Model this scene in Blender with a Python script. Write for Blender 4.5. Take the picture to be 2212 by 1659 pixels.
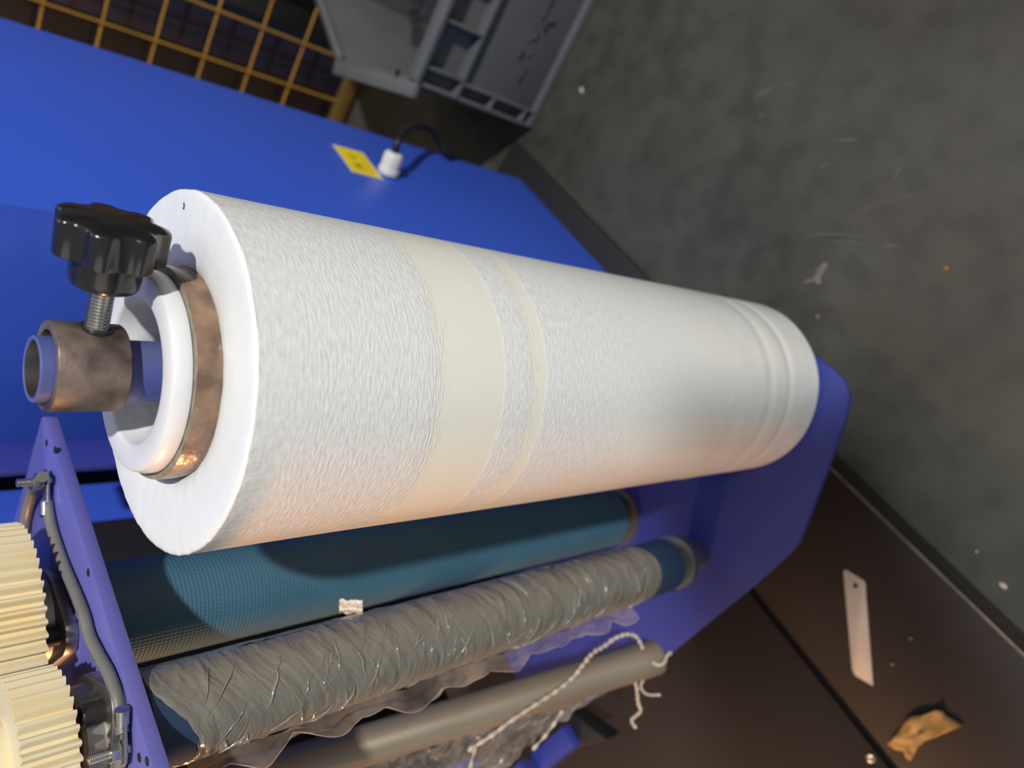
import bpy, bmesh, math, random
from mathutils import Vector, Matrix, noise
random.seed(7)
for o in list(bpy.data.objects): bpy.data.objects.remove(o)
SC = bpy.context.scene
COL = SC.collection
V = Vector
PI = math.pi

# ---------------------------------------------------------------- camera
FPX, CX, CY = 1600.0, 1106.0, 829.5
CAM = V((-0.00247, -0.32325, 0.84))
_n = V(((2635.0-CX)/FPX, (857.0-CY)/FPX, 1.0)).normalized()      # straight down, in camera axes (right, image-down, forward)
_Z = -_n
_Y = (V((0,0,1)) - V((0,0,1)).dot(_n)*_n).normalized()
_X = _Y.cross(_Z)
M3 = Matrix((_X, _Y, _Z))                                         # rows: world axes in camera axes
def ray(px, py): return M3 @ V(((px-CX)/FPX, (py-CY)/FPX, 1.0))
def onz(px, py, z):
    r = ray(px, py); return CAM + r*((z-CAM.z)/r.z)
def ondepth(px, py, d): return CAM + ray(px, py)*d
def onplane(px, py, p, n):
    r = ray(px, py); return CAM + r*((p-CAM).dot(n)/r.dot(n))
def oncyl(px, py, x, y, R):
    r = ray(px, py); a = r.x**2+r.y**2; dx, dy = CAM.x-x, CAM.y-y
    b = dx*r.x+dy*r.y; c = dx*dx+dy*dy-R*R; D = max(0, b*b-a*c)
    return CAM + r*((-b-math.sqrt(D))/a)
cd = bpy.data.cameras.new('camera'); cam = bpy.data.objects.new('camera', cd); COL.objects.link(cam)
right = M3 @ V((1,0,0)); up = M3 @ V((0,-1,0)); back = M3 @ V((0,0,-1))
R = Matrix((right, up, back)).transposed().to_4x4()
cam.matrix_world = Matrix.Translation(CAM) @ R
cd.sensor_width = 36.0; cd.lens = 36.0*FPX/2212.0
cd.clip_start = 0.02; cd.clip_end = 60
cd.dof.use_dof = True; cd.dof.focus_distance = 0.335; cd.dof.aperture_fstop = 7.0
SC.camera = cam

# ---------------------------------------------------------------- light and exposure
SC.view_settings.view_transform = 'Standard'; SC.view_settings.look = 'None'
SC.view_settings.exposure = 0.0; SC.view_settings.gamma = 1.0
try: SC.view_settings.use_curve_mapping = False
except Exception: pass
wd = bpy.data.worlds.new('hall_light'); SC.world = wd; wd.use_nodes = True
bg = wd.node_tree.nodes['Background']; bg.inputs[0].default_value = (0.95, 0.98, 1.0, 1); bg.inputs[1].default_value = 0.29
def area(name, loc, target, size, power, color):
    l = bpy.data.lights.new(name, 'AREA'); l.shape = 'DISK'; l.size = size; l.energy = power; l.color = color
    o = bpy.data.objects.new(name, l); COL.objects.link(o); o.location = loc
    o.rotation_euler = (V(target)-V(loc)).to_track_quat('-Z', 'Y').to_euler(); return o
KEY = V((0.285, -0.605, 0.743)).normalized()
area('ceiling_lamp', V((-0.05, 0.05, 0.5))+KEY*6.0, (-0.05, 0.05, 0.5), 0.20, 352, (1.0, 0.985, 0.95))
area('far_ceiling_lamp', (1.6, 1.2, 4.2), (0.6, 0.6, 0.0), 1.6, 14, (0.95, 0.98, 1.0))
area('warm_lamp', (-1.75, 0.38, 0.78), (-0.05, 0.02, 0.6), 0.12, 22, (1.0, 0.47, 0.17))
area('side_fill_light', (-2.2, -0.9, 1.6), (-0.1, 0.0, 0.45), 1.6, 7, (1.0, 0.91, 0.82))  # broad fill added to lift the shaded rollers, no known opening

# ---------------------------------------------------------------- materials
def newmat(name):
    m = bpy.data.materials.new(name); m.use_nodes = True
    nt = m.node_tree; return m, nt, nt.nodes['Principled BSDF']
def N(nt, t, **kw):
    n = nt.nodes.new(t)
    for k, v in kw.items():
        if k in n.inputs: n.inputs[k].default_value = v
        else: setattr(n, k, v)
    return n
def ramp(nt, stops):
    r = nt.nodes.new('ShaderNodeValToRGB'); e = r.color_ramp.elements
    while len(e) < len(stops): e.new(0.5)
    for i, (p, c) in enumerate(stops):
        e[i].position = p; e[i].color = (*c, 1) if len(c) == 3 else c
    return r
def mat(name, col, rough=0.5, metal=0.0, col2=None, scale=20, bump=0.0, bscale=200, spec=0.5, coat=0.0, detail=5, lo=0.35, hi=0.7, rough2=None, stretch=None):
    m, nt, b = newmat(name)
    b.inputs['Roughness'].default_value = rough; b.inputs['Metallic'].default_value = metal
    b.inputs['Specular IOR Level'].default_value = spec; b.inputs['Coat Weight'].default_value = coat
    tc = N(nt, 'ShaderNodeTexCoord'); mp = N(nt, 'ShaderNodeMapping')
    if stretch: mp.inputs['Scale'].default_value = stretch
    nt.links.new(tc.outputs['Object'], mp.inputs['Vector'])
    nz = N(nt, 'ShaderNodeTexNoise', Scale=scale, Detail=detail)
    nt.links.new(mp.outputs[0], nz.inputs['Vector'])
    c2 = col2 or tuple(c*0.86 for c in col)
    r = ramp(nt, [(lo, col), (hi, c2)])
    nt.links.new(nz.outputs['Fac'], r.inputs[0]); nt.links.new(r.outputs[0], b.inputs['Base Color'])
    if rough2 is not None:
        mr = N(nt, 'ShaderNodeMapRange'); mr.inputs[3].default_value = rough; mr.inputs[4].default_value = rough2
        nt.links.new(nz.outputs['Fac'], mr.inputs[0]); nt.links.new(mr.outputs[0], b.inputs['Roughness'])
    if bump:
        n2 = N(nt, 'ShaderNodeTexNoise', Scale=bscale, Detail=3)
        nt.links.new(mp.outputs[0], n2.inputs['Vector'])
        bp = N(nt, 'ShaderNodeBump', Strength=bump, Distance=0.001)
        nt.links.new(n2.outputs['Fac'], bp.inputs['Height']); nt.links.new(bp.outputs[0], b.inputs['Normal'])
        if coat: nt.links.new(bp.outputs[0], b.inputs['Coat Normal'])
    return m

BLUE = mat('blue_paint', (0.044, 0.118, 0.68), 0.42, col2=(0.044, 0.110, 0.63), scale=6, bump=0.05, bscale=400, spec=0.35)
BLUE2 = mat('shaded_blue_paint', (0.030, 0.041, 0.262), 0.42, col2=(0.033, 0.045, 0.24), scale=25, bump=0.08, bscale=500, spec=0.4)  # same blue darkened, shade on the lower carriage put into the colour
BLACKPL = mat('black_plastic', (0.008, 0.008, 0.010), 0.22, col2=(0.012, 0.012, 0.014), scale=30, coat=0.25)
RUBBER = mat('black_rubber', (0.012, 0.012, 0.013), 0.6, scale=40)
ZINC = mat('zinc_steel', (0.62, 0.62, 0.60), 0.28, 1.0, col2=(0.5, 0.49, 0.46), scale=80)
STEEL = mat('dull_steel', (0.42, 0.40, 0.38), 0.35, 1.0, col2=(0.30, 0.28, 0.26), scale=50, rough2=0.5)
BLACKSTEEL = mat('black_oxide_steel', (0.03, 0.028, 0.028), 0.4, 0.3, scale=60)
BLUE3 = mat('flare_paled_blue_paint', (0.115, 0.118, 0.43), 0.45, col2=(0.14, 0.135, 0.38), scale=18, bump=0.08, bscale=500, spec=0.4, detail=8)  # blue paled towards grey, lens-flare haze put into the paint colour
RUST = mat('raw_brown_steel', (0.27, 0.205, 0.17), 0.40, 0.55, col2=(0.085, 0.060, 0.054), scale=55, rough2=0.6, bump=0.25, bscale=300, detail=9, lo=0.38, hi=0.62)
TUBE = mat('polished_tube', (0.33, 0.275, 0.21), 0.40, 0.5, col2=(0.27, 0.225, 0.17), scale=30, stretch=(1, 1, 0.1))
SHAFT = mat('blue_shaft_paint', (0.075, 0.10, 0.36), 0.45, col2=(0.11, 0.13, 0.30), scale=60)
CARD = mat('brown_core_paper', (0.30, 0.195, 0.125), 0.28, col2=(0.135, 0.085, 0.057), scale=85, bump=0.3, bscale=260, coat=0.5, detail=9, lo=0.38, hi=0.66)
CARDEDGE = mat('cut_core_edge', (0.30, 0.26, 0.20), 0.8, col2=(0.19, 0.165, 0.125), scale=160, bump=0.5, bscale=500)
GEAR = mat('cream_nylon', (0.78, 0.68, 0.46), 0.42, col2=(0.80, 0.63, 0.32), scale=45, lo=0.4, hi=0.75)
TEAL = None
CABLE = mat('grey_cable_sheath', (0.19, 0.18, 0.165), 0.42, col2=(0.15, 0.14, 0.13), scale=30)
BLACKCABLE = mat('black_cable_sheath', (0.012, 0.012, 0.016), 0.45, scale=30)
GLAND = mat('white_gland_nylon', (0.66, 0.66, 0.63), 0.5, col2=(0.55, 0.55, 0.53), scale=40)
CRATE = mat('grey_crate_plastic', (0.115, 0.122, 0.128), 0.5, col2=(0.095, 0.10, 0.105), scale=10, bump=0.06, bscale=150)
INK = mat('black_marker_ink', (0.012, 0.013, 0.014), 0.6, scale=50)
YELLOW = mat('yellow_fence_paint', (0.36, 0.215, 0.03), 0.5, col2=(0.24, 0.14, 0.03), scale=14)
RAILY = mat('dark_yellow_rail', (0.10, 0.067, 0.012), 0.55, col2=(0.05, 0.035, 0.015), scale=18)  # darker yellow than the fence wires
NAVY = mat('navy_sheet_metal', (0.012, 0.014, 0.035), 0.5, scale=8)
SLATE = mat('slate_sheet_metal', (0.045, 0.05, 0.065), 0.55, col2=(0.03, 0.033, 0.042), scale=9)
LABELY = mat('yellow_label', (0.86, 0.66, 0.01), 0.4, col2=(0.78, 0.58, 0.01), scale=30)
LABELEDGE = mat('pale_label_edge', (0.55, 0.50, 0.42), 0.5, scale=30)
PLATE = mat('dark_platform_steel', (0.021, 0.016, 0.0135), 0.5, 0.0, col2=(0.013, 0.009, 0.008), scale=9, bump=0.12, bscale=90, detail=8, rough2=0.65)
EDGE = mat('worn_platform_edge', (0.20, 0.165, 0.15), 0.4, 0.6, col2=(0.10, 0.08, 0.072), scale=40)
GROOVE = mat('dark_groove', (0.010, 0.006, 0.006), 0.7, scale=30)
BLADE = mat('knife_blade_steel', (0.74, 0.70, 0.65), 0.42, 0.12, col2=(0.66, 0.62, 0.57), scale=30)
SCRAP = mat('kraft_paper', (0.62, 0.40, 0.15), 0.5, col2=(0.50, 0.28, 0.085), scale=22, bump=0.2, bscale=120)
CHIP = mat('pale_chip', (0.45, 0.36, 0.28), 0.6, scale=60)
WALLM = mat('hall_wall_paint', (0.10, 0.10, 0.10), 0.8, scale=3)

def floor_material():
    m, nt, b = newmat('green_grey_floor'); b.inputs['Roughness'].default_value = 0.5; b.inputs['Specular IOR Level'].default_value = 0.4
    tc = N(nt, 'ShaderNodeTexCoord')
    n1 = N(nt, 'ShaderNodeTexNoise', Scale=3.5, Detail=6); n2 = N(nt, 'ShaderNodeTexNoise', Scale=28.0, Detail=8)
    nt.links.new(tc.outputs['Object'], n1.inputs['Vector']); nt.links.new(tc.outputs['Object'], n2.inputs['Vector'])
    r1 = ramp(nt, [(0.35, (0.040, 0.040, 0.032)), (0.5, (0.056, 0.058, 0.047)), (0.68, (0.046, 0.041, 0.035))])
    r2 = ramp(nt, [(0.3, (0.72, 0.72, 0.72)), (0.55, (1, 1, 1)), (0.8, (1.12, 1.12, 1.12))])
    nt.links.new(n1.outputs['Fac'], r1.inputs[0]); nt.links.new(n2.outputs['Fac'], r2.inputs[0])
    mx = N(nt, 'ShaderNodeMix', data_type='RGBA', blend_type='MULTIPLY'); mx.inputs[0].default_value = 1
    nt.links.new(r1.outputs[0], mx.inputs[6]); nt.links.new(r2.outputs[0], mx.inputs[7]); nt.links.new(mx.outputs[2], b.inputs['Base Color'])
    bp = N(nt, 'ShaderNodeBump', Strength=0.15, Distance=0.002); nt.links.new(n2.outputs['Fac'], bp.inputs['Height']); nt.links.new(bp.outputs[0], b.inputs['Normal'])
    return m
FLOORM = floor_material()
SCUFF = mat('pale_scuff', (0.085, 0.085, 0.075), 0.6, col2=(0.06, 0.06, 0.053), scale=60)

def teal_material():
    m, nt, b = newmat('teal_knurled_rubber'); b.inputs['Roughness'].default_value = 0.55
    tc = N(nt, 'ShaderNodeTexCoord')
    nz = N(nt, 'ShaderNodeTexNoise', Scale=14.0); nt.links.new(tc.outputs['Object'], nz.inputs['Vector'])
    r = ramp(nt, [(0.35, (0.050, 0.145, 0.215)), (0.7, (0.042, 0.125, 0.19))])
    nt.links.new(nz.outputs['Fac'], r.inputs[0]); nt.links.new(r.outputs[0], b.inputs['Base Color'])
    # woven pimple pattern in UV metres
    uv = N(nt, 'ShaderNodeUVMap'); sp = N(nt, 'ShaderNodeSeparateXYZ'); nt.links.new(uv.outputs[0], sp.inputs[0])
    k = 2*PI/0.0034
    def sn(a, b_, ca, cb):
        x = N(nt, 'ShaderNodeMath', operation='MULTIPLY'); x.inputs[1].default_value = ca*k; nt.links.new(a, x.inputs[0])
        y = N(nt, 'ShaderNodeMath', operation='MULTIPLY'); y.inputs[1].default_value = cb*k; nt.links.new(b_, y.inputs[0])
        s = N(nt, 'ShaderNodeMath', operation='ADD'); nt.links.new(x.outputs[0], s.inputs[0]); nt.links.new(y.outputs[0], s.inputs[1])
        t = N(nt, 'ShaderNodeMath', operation='SINE'); nt.links.new(s.outputs[0], t.inputs[0]); return t.outputs[0]
    s1 = sn(sp.outputs[0], sp.outputs[1], 0.7, 0.7); s2 = sn(sp.outputs[0], sp.outputs[1], 0.7, -0.7)
    ml = N(nt, 'ShaderNodeMath', operation='MULTIPLY'); nt.links.new(s1, ml.inputs[0]); nt.links.new(s2, ml.inputs[1])
    bp = N(nt, 'ShaderNodeBump', Strength=0.35, Distance=0.0006); nt.links.new(ml.outputs[0], bp.inputs['Height']); nt.links.new(bp.outputs[0], b.inputs['Normal'])
    return m
TEAL = teal_material()

def film_roll_material():
    m, nt, b = newmat('white_stretch_film')
    b.inputs['Roughness'].default_value = 0.34; b.inputs['Specular IOR Level'].default_value = 0.45
    uv = N(nt, 'ShaderNodeUVMap'); sp = N(nt, 'ShaderNodeSeparateXYZ'); nt.links.new(uv.outputs[0], sp.inputs[0])
    def mapped(sx, sy, rot=0):
        mp = N(nt, 'ShaderNodeMapping'); mp.inputs['Scale'].default_value = (sx, sy, 1); mp.inputs['Rotation'].default_value = (0, 0, rot)
        nt.links.new(uv.outputs[0], mp.inputs['Vector']); return mp.outputs[0]
    crk = N(nt, 'ShaderNodeTexNoise', Scale=1.0, Detail=4.0); nt.links.new(mapped(210, 760), crk.inputs['Vector'])
    edge = N(nt, 'ShaderNodeTexNoise', Scale=1.0, Detail=6.0); nt.links.new(mapped(110, 1100), edge.inputs['Vector'])
    big = N(nt, 'ShaderNodeTexNoise', Scale=1.0, Detail=3.0); nt.links.new(mapped(14, 18), big.inputs['Vector'])
    # v + ragged noise chooses band or plain film; band edges measured in metres up the roll
    def math_(op, a, b_, c=None):
        n = N(nt, 'ShaderNodeMath', operation=op)
        for i, x in enumerate((a, b_) if c is None else (a, b_, c)):
            if isinstance(x, (int, float)): n.inputs[i].default_value = x
            else: nt.links.new(x, n.inputs[i])
        return n.outputs[0]
    vv = math_('ADD', sp.outputs[1], math_('MULTIPLY', math_('SUBTRACT', edge.outputs['Fac'], 0.5), 0.040))
    vs = math_('ADD', sp.outputs[1], math_('MULTIPLY', math_('SUBTRACT', edge.outputs['Fac'], 0.5), 0.002))
    def step(x, a, w=0.0012):
        n = N(nt, 'ShaderNodeMapRange', interpolation_type='SMOOTHSTEP'); n.inputs[1].default_value = a-w; n.inputs[2].default_value = a+w
        nt.links.new(x, n.inputs[0]); return n.outputs[0]
    wide = math_('MULTIPLY', step(vs, 0.587), math_('SUBTRACT', 1.0, step(vv, 0.629, 0.0035)))
    thin = math_('MULTIPLY', step(vs, 0.557), math_('SUBTRACT', 1.0, step(vv, 0.568)))
    band = math_('MAXIMUM', wide, thin)
    cr = ramp(nt, [(0.3, (0.70, 0.72, 0.73)), (0.55, (0.83, 0.83, 0.82)), (0.75, (0.92, 0.92, 0.90))])
    nt.links.new(crk.outputs['Fac'], cr.inputs[0])
    mx = N(nt, 'ShaderNodeMix', data_type='RGBA'); nt.links.new(band, mx.inputs[0]); nt.links.new(cr.outputs[0], mx.inputs[6]); mx.inputs[7].default_value = (0.86, 0.835, 0.745, 1)
    # lower half smoother and warmer
    low = N(nt, 'ShaderNodeMapRange'); low.inputs[1].default_value = 0.52; low.inputs[2].default_value = 0.40; nt.links.new(sp.outputs[1], low.inputs[0])
    mx2 = N(nt, 'ShaderNodeMix', data_type='RGBA'); nt.links.new(math_('MULTIPLY', low.outputs[0], 0.8), mx2.inputs[0]); nt.links.new(mx.outputs[2], mx2.inputs[6]); mx2.inputs[7].default_value = (0.80, 0.79, 0.75, 1)
    nt.links.new(mx2.outputs[2], b.inputs['Base Color'])
    # crinkle relief fades in the bands and downwards; axial creases by the upper rim
    top = step(sp.outputs[1], 0.698, 0.012)
    rimn = N(nt, 'ShaderNodeTexNoise', Scale=1.0, Detail=3.0); nt.links.new(mapped(520, 110, 0.35), rimn.inputs['Vector'])
    hmix = N(nt, 'ShaderNodeMix', data_type='FLOAT'); nt.links.new(top, hmix.inputs[0]); nt.links.new(crk.outputs['Fac'], hmix.inputs[2]); nt.links.new(rimn.outputs['Fac'], hmix.inputs[3])
    amp = math_('MULTIPLY', math_('SUBTRACT', 1.0, math_('MULTIPLY', band, 0.93)), math_('SUBTRACT', 1.0, math_('MULTIPLY', low.outputs[0], 0.72)))
    h = math_('ADD', math_('MULTIPLY', hmix.outputs[0], amp), math_('MULTIPLY', big.outputs['Fac'], 0.5))
    bp = N(nt, 'ShaderNodeBump', Strength=0.5, Distance=0.0006); nt.links.new(h, bp.inputs['Height']); nt.links.new(bp.outputs[0], b.inputs['Normal'])
    b.inputs['Coat Weight'].default_value = 0.2; b.inputs['Coat Roughness'].default_value = 0.2; nt.links.new(bp.outputs[0], b.inputs['Coat Normal'])
    rl = N(nt, 'ShaderNodeMapRange'); rl.inputs[3].default_value = 0.36; rl.inputs[4].default_value = 0.24; nt.links.new(low.outputs[0], rl.inputs[0]); nt.links.new(rl.outputs[0], b.inputs['Roughness'])
    return m
FILM = film_roll_material()
FILMEND = mat('smooth_film_end', (0.83, 0.84, 0.83), 0.36, col2=(0.79, 0.805, 0.80), scale=40, bump=0.12, bscale=350)

def hub_material():
    m, nt, b = newmat('white_hub_nylon'); b.inputs['Roughness'].default_value = 0.38
    tc = N(nt, 'ShaderNodeTexCoord'); sp = N(nt, 'ShaderNodeSeparateXYZ'); nt.links.new(tc.outputs['Object'], sp.inputs[0])
    ln = N(nt, 'ShaderNodeVectorMath', operation='LENGTH'); cx = N(nt, 'ShaderNodeCombineXYZ')
    nt.links.new(sp.outputs[0], cx.inputs[0]); nt.links.new(sp.outputs[1], cx.inputs[1]); nt.links.new(cx.outputs[0], ln.inputs[0])
    nz = N(nt, 'ShaderNodeTexNoise', Scale=160.0, Detail=8.0); nt.links.new(tc.outputs['Object'], nz.inputs['Vector'])
    ad = N(nt, 'ShaderNodeMath', operation='MULTIPLY_ADD'); ad.inputs[1].default_value = 0.010; nt.links.new(nz.outputs['Fac'], ad.inputs[0]); nt.links.new(ln.outputs['Value'], ad.inputs[2])
    mr = N(nt, 'ShaderNodeMapRange'); mr.inputs[1].default_value = 0.0195; mr.inputs[2].default_value = 0.0335; nt.links.new(ad.outputs[0], mr.inputs[0])
    r = ramp(nt, [(0.0, (0.10, 0.10, 0.11)), (0.45, (0.24, 0.24, 0.26)), (0.75, (0.56, 0.56, 0.57)), (1.0, (0.72, 0.72, 0.735))])   # oily dirt rubbed in round the shaft hole
    nt.links.new(mr.outputs[0], r.inputs[0]); nt.links.new(r.outputs[0], b.inputs['Base Color'])
    return m
HUB = hub_material()

def web_material():                                                 # many crinkled layers of clear film on the roller
    m, nt, b = newmat('layered_clear_film')
    b.inputs['Roughness'].default_value = 0.30; b.inputs['Specular IOR Level'].default_value = 0.5; b.inputs['Coat Weight'].default_value = 0.8; b.inputs['Coat Roughness'].default_value = 0.06
    uv = N(nt, 'ShaderNodeUVMap'); mp = N(nt, 'ShaderNodeMapping'); mp.inputs['Scale'].default_value = (26, 95, 1); mp.inputs['Rotation'].default_value = (0, 0, 0.25)
    nt.links.new(uv.outputs[0], mp.inputs['Vector'])
    nz = N(nt, 'ShaderNodeTexNoise', Scale=1.0, Detail=5.0, Distortion=0.6); nt.links.new(mp.outputs[0], nz.inputs['Vector'])
    r = ramp(nt, [(0.3, (0.170, 0.158, 0.132)), (0.6, (0.195, 0.182, 0.152)), (0.8, (0.23, 0.214, 0.182))])
    nt.links.new(nz.outputs['Fac'], r.inputs[0]); nt.links.new(r.outputs[0], b.inputs['Base Color'])
    rb = N(nt, 'ShaderNodeTexNoise', Scale=1.0, Detail=1.0); mp2 = N(nt, 'ShaderNodeMapping'); mp2.inputs['Scale'].default_value = (900, 120, 1)
    nt.links.new(uv.outputs[0], mp2.inputs['Vector']); nt.links.new(mp2.outputs[0], rb.inputs['Vector'])
    sm = N(nt, 'ShaderNodeMath', operation='MULTIPLY_ADD'); sm.inputs[1].default_value = 0.12; nt.links.new(rb.outputs['Fac'], sm.inputs[0]); nt.links.new(nz.outputs['Fac'], sm.inputs[2])
    bp = N(nt, 'ShaderNodeBump', Strength=0.9, Distance=0.0026); nt.links.new(sm.outputs[0], bp.inputs['Height']); nt.links.new(bp.outputs[0], b.inputs['Normal']); nt.links.new(bp.outputs[0], b.inputs['Coat Normal'])
    return m
WEB = web_material()

def clear_film(name, alpha, tint=(0.75, 0.70, 0.66), rough=0.12):   # a loose sheet: mostly clear, milky, with sharp gloss
    m = bpy.data.materials.new(name); m.use_nodes = True; nt = m.node_tree
    nt.nodes.clear(); out = N(nt, 'ShaderNodeOutputMaterial'); mix = N(nt, 'ShaderNodeMixShader'); mix.inputs[0].default_value = alpha
    tr = N(nt, 'ShaderNodeBsdfTransparent'); pr = N(nt, 'ShaderNodeBsdfPrincipled', Roughness=rough)
    tc = N(nt, 'ShaderNodeTexCoord'); nz = N(nt, 'ShaderNodeTexNoise', Scale=24.0, Detail=3.0); nt.links.new(tc.outputs['Object'], nz.inputs['Vector'])
    r = ramp(nt, [(0.35, tuple(c*0.75 for c in tint)), (0.7, tint)]); nt.links.new(nz.outputs['Fac'], r.inputs[0]); nt.links.new(r.outputs[0], pr.inputs['Base Color'])
    pr.inputs['Specular IOR Level'].default_value = 1.0
    mr = N(nt, 'ShaderNodeMapRange'); mr.inputs[1].default_value = 0.35; mr.inputs[2].default_value = 0.75; mr.inputs[3].default_value = alpha*0.5; mr.inputs[4].default_value = min(1, alpha*1.5)
    nt.links.new(nz.outputs['Fac'], mr.inputs[0]); nt.links.new(mr.outputs[0], mix.inputs[0])
    bp = N(nt, 'ShaderNodeBump', Strength=0.7, Distance=0.006); n2 = N(nt, 'ShaderNodeTexNoise', Scale=55.0, Detail=2.0); nt.links.new(tc.outputs['Object'], n2.inputs['Vector'])
    nt.links.new(n2.outputs['Fac'], bp.inputs['Height']); nt.links.new(bp.outputs[0], pr.inputs['Normal'])
    tl = N(nt, 'ShaderNodeBsdfTranslucent'); nt.links.new(r.outputs[0], tl.inputs[0]); m2 = N(nt, 'ShaderNodeMixShader'); m2.inputs[0].default_value = 0.42
    nt.links.new(pr.outputs[0], m2.inputs[1]); nt.links.new(tl.outputs[0], m2.inputs[2])
    nt.links.new(tr.outputs[0], mix.inputs[1]); nt.links.new(m2.outputs[0], mix.inputs[2]); nt.links.new(mix.outputs[0], out.inputs[0])
    return m
CLEAR = clear_film('loose_clear_film', 0.22, (0.80, 0.72, 0.66), 0.08)
CLEAR2 = clear_film('crumpled_clear_film', 0.30, (0.97, 0.88, 0.80), 0.05)
BAGM = clear_film('clear_bag_film', 0.6, (0.07, 0.075, 0.085), 0.06)
STRAND = mat('twisted_film', (0.56, 0.46, 0.36), 0.35, col2=(0.42, 0.35, 0.28), scale=120, coat=0.5)

# ---------------------------------------------------------------- mesh helpers
class MB:
    def __init__(s): s.v = []; s.f = []; s.uv = []
    def add(s, vs, fs, uvs=None):
        o = len(s.v); s.v += [V(p) for p in vs]; s.f += [tuple(i+o for i in f) for f in fs]
        s.uv += list(uvs) if uvs else [(0, 0)]*len(vs)
        return s
    def frame(s, vs, O, ax): return [O+ax[0]*p[0]+ax[1]*p[1]+ax[2]*p[2] for p in vs]
    def box(s, lo, hi, O=V((0,0,0)), ax=(V((1,0,0)), V((0,1,0)), V((0,0,1))), bev=0.0):
        bm = bmesh.new(); bmesh.ops.create_cube(bm, size=1)
        for v in bm.verts:
            v.co = V([lo[i] + (v.co[i]+0.5)*(hi[i]-lo[i]) for i in range(3)])
        if bev: bmesh.ops.bevel(bm, geom=bm.edges[:], offset=bev, segments=2, profile=0.5, affect='EDGES')
        bm.verts.index_update()
        s.add(s.frame([v.co for v in bm.verts], O, ax), [[v.index for v in f.verts] for f in bm.faces]); bm.free(); return s
    def prism(s, poly, z0, z1, O=V((0,0,0)), ax=(V((1,0,0)), V((0,1,0)), V((0,0,1))), bev=0.0):
        bm = bmesh.new(); vs = [bm.verts.new((p[0], p[1], z0)) for p in poly]
        f = bm.faces.new(vs); ret = bmesh.ops.extrude_face_region(bm, geom=[f])
        for g in ret['geom']:
            if isinstance(g, bmesh.types.BMVert): g.co.z = z1
        bmesh.ops.recalc_face_normals(bm, faces=bm.faces[:])
        if bev:
            es = [e for e in bm.edges if abs(e.verts[0].co.z-e.verts[1].co.z) < 1e-9]
            bmesh.ops.bevel(bm, geom=es, offset=bev, segments=2, profile=0.5, affect='EDGES')
        bm.verts.index_update()
        s.add(s.frame([v.co for v in bm.verts], O, ax), [[v.index for v in f.verts] for f in bm.faces]); bm.free(); return s
    def lathe(s, prof, O=V((0,0,0)), ax=(V((1,0,0)), V((0,1,0)), V((0,0,1))), n=64, rfun=None, a0=0.0, uvr=None):
        """prof: (r, z) list; faces between consecutive rings; r=0 closes to a point ring"""
        vs, fs, uvs = [], [], []
        L = len(prof); acc = 0; lens = [0]
        for i in range(1, L):
            acc += math.hypot(prof[i][0]-prof[i-1][0], prof[i][1]-prof[i-1][1]); lens.append(acc)
        for j in range(n+1):
            a = a0+2*PI*j/n
            for i, (r, z) in enumerate(prof):
                rr, zz = rfun(r, z, a) if rfun else (r, z)
                vs.append((rr*math.cos(a), rr*math.sin(a), zz)); uvs.append((a*(uvr or 0.03), z))
        for j in range(n):
            for i in range(L-1):
                fs.append((j*L+i, (j+1)*L+i, (j+1)*L+i+1, j*L+i+1))
        s.add(s.frame(vs, O, ax), fs, uvs); return s
    def tube(s, pts, r, n=10, cap=True):
        pts = [V(p) for p in pts]; rs = r if isinstance(r, (list, tuple)) else [r]*len(pts)
        vs, fs = [], []; prev = None
        for i, p in enumerate(pts):
            t = (pts[min(i+1, len(pts)-1)]-pts[max(i-1, 0)]).normalized()
            if prev is None:
                a = t.orthogonal().normalized()
            else:
                a = (prev - t*prev.dot(t)).normalized()
            prev = a; b_ = t.cross(a)
            for k in range(n):
                q = 2*PI*k/n; vs.append(p + (a*math.cos(q)+b_*math.sin(q))*rs[i])
        for i in range(len(pts)-1):
            for k in range(n):
                fs.append((i*n+k, i*n+(k+1) % n, (i+1)*n+(k+1) % n, (i+1)*n+k))
        if cap: fs.append(tuple(range(n-1, -1, -1))); fs.append(tuple((len(pts)-1)*n+k for k in range(n)))
        return s.add(vs, fs)
    def grid(s, P, nu, nv, uvf=None):
        vs = [P(i/(nu-1), j/(nv-1)) for i in range(nu) for j in range(nv)]
        uvs = [(uvf(i/(nu-1), j/(nv-1)) if uvf else (i/(nu-1), j/(nv-1))) for i in range(nu) for j in range(nv)]
        fs = [(i*nv+j, (i+1)*nv+j, (i+1)*nv+j+1, i*nv+j+1) for i in range(nu-1) for j in range(nv-1)]
        return s.add(vs, fs, uvs)
    def build(s, name, m, parent=None, smooth=35, weld=False, loc=None):
        o_loc = V((0,0,0))
        if parent is not None: o_loc = wloc(parent)
        if loc is not None: base = V(loc)
        elif parent is None:
            xs = [p.x for p in s.v]; ys = [p.y for p in s.v]; zs = [p.z for p in s.v]
            base = V(((min(xs)+max(xs))/2, (min(ys)+max(ys))/2, min(zs)))
        else: base = o_loc
        me = bpy.data.meshes.new(name); me.from_pydata([p-base for p in s.v], [], s.f)
        uvl = me.uv_layers.new(name='UVMap')
        for l in me.loops: uvl.data[l.index].uv = s.uv[l.vertex_index]
        bm = bmesh.new(); bm.from_mesh(me)
        if weld: bmesh.ops.remove_doubles(bm, verts=bm.verts[:], dist=1e-6)
        bmesh.ops.recalc_face_normals(bm, faces=bm.faces[:])
        bm.to_mesh(me); bm.free()
        if smooth:
            me.shade_smooth(); me.set_sharp_from_angle(angle=math.radians(smooth))
        me.materials.append(m)
        o = bpy.data.objects.new(name, me); COL.objects.link(o)
        if parent is not None:
            o.parent = parent; o.location = base - o_loc
        else: o.location = base
        WL[o.name] = base
        return o
WL = {}
def wloc(o): return WL[o.name]
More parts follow.
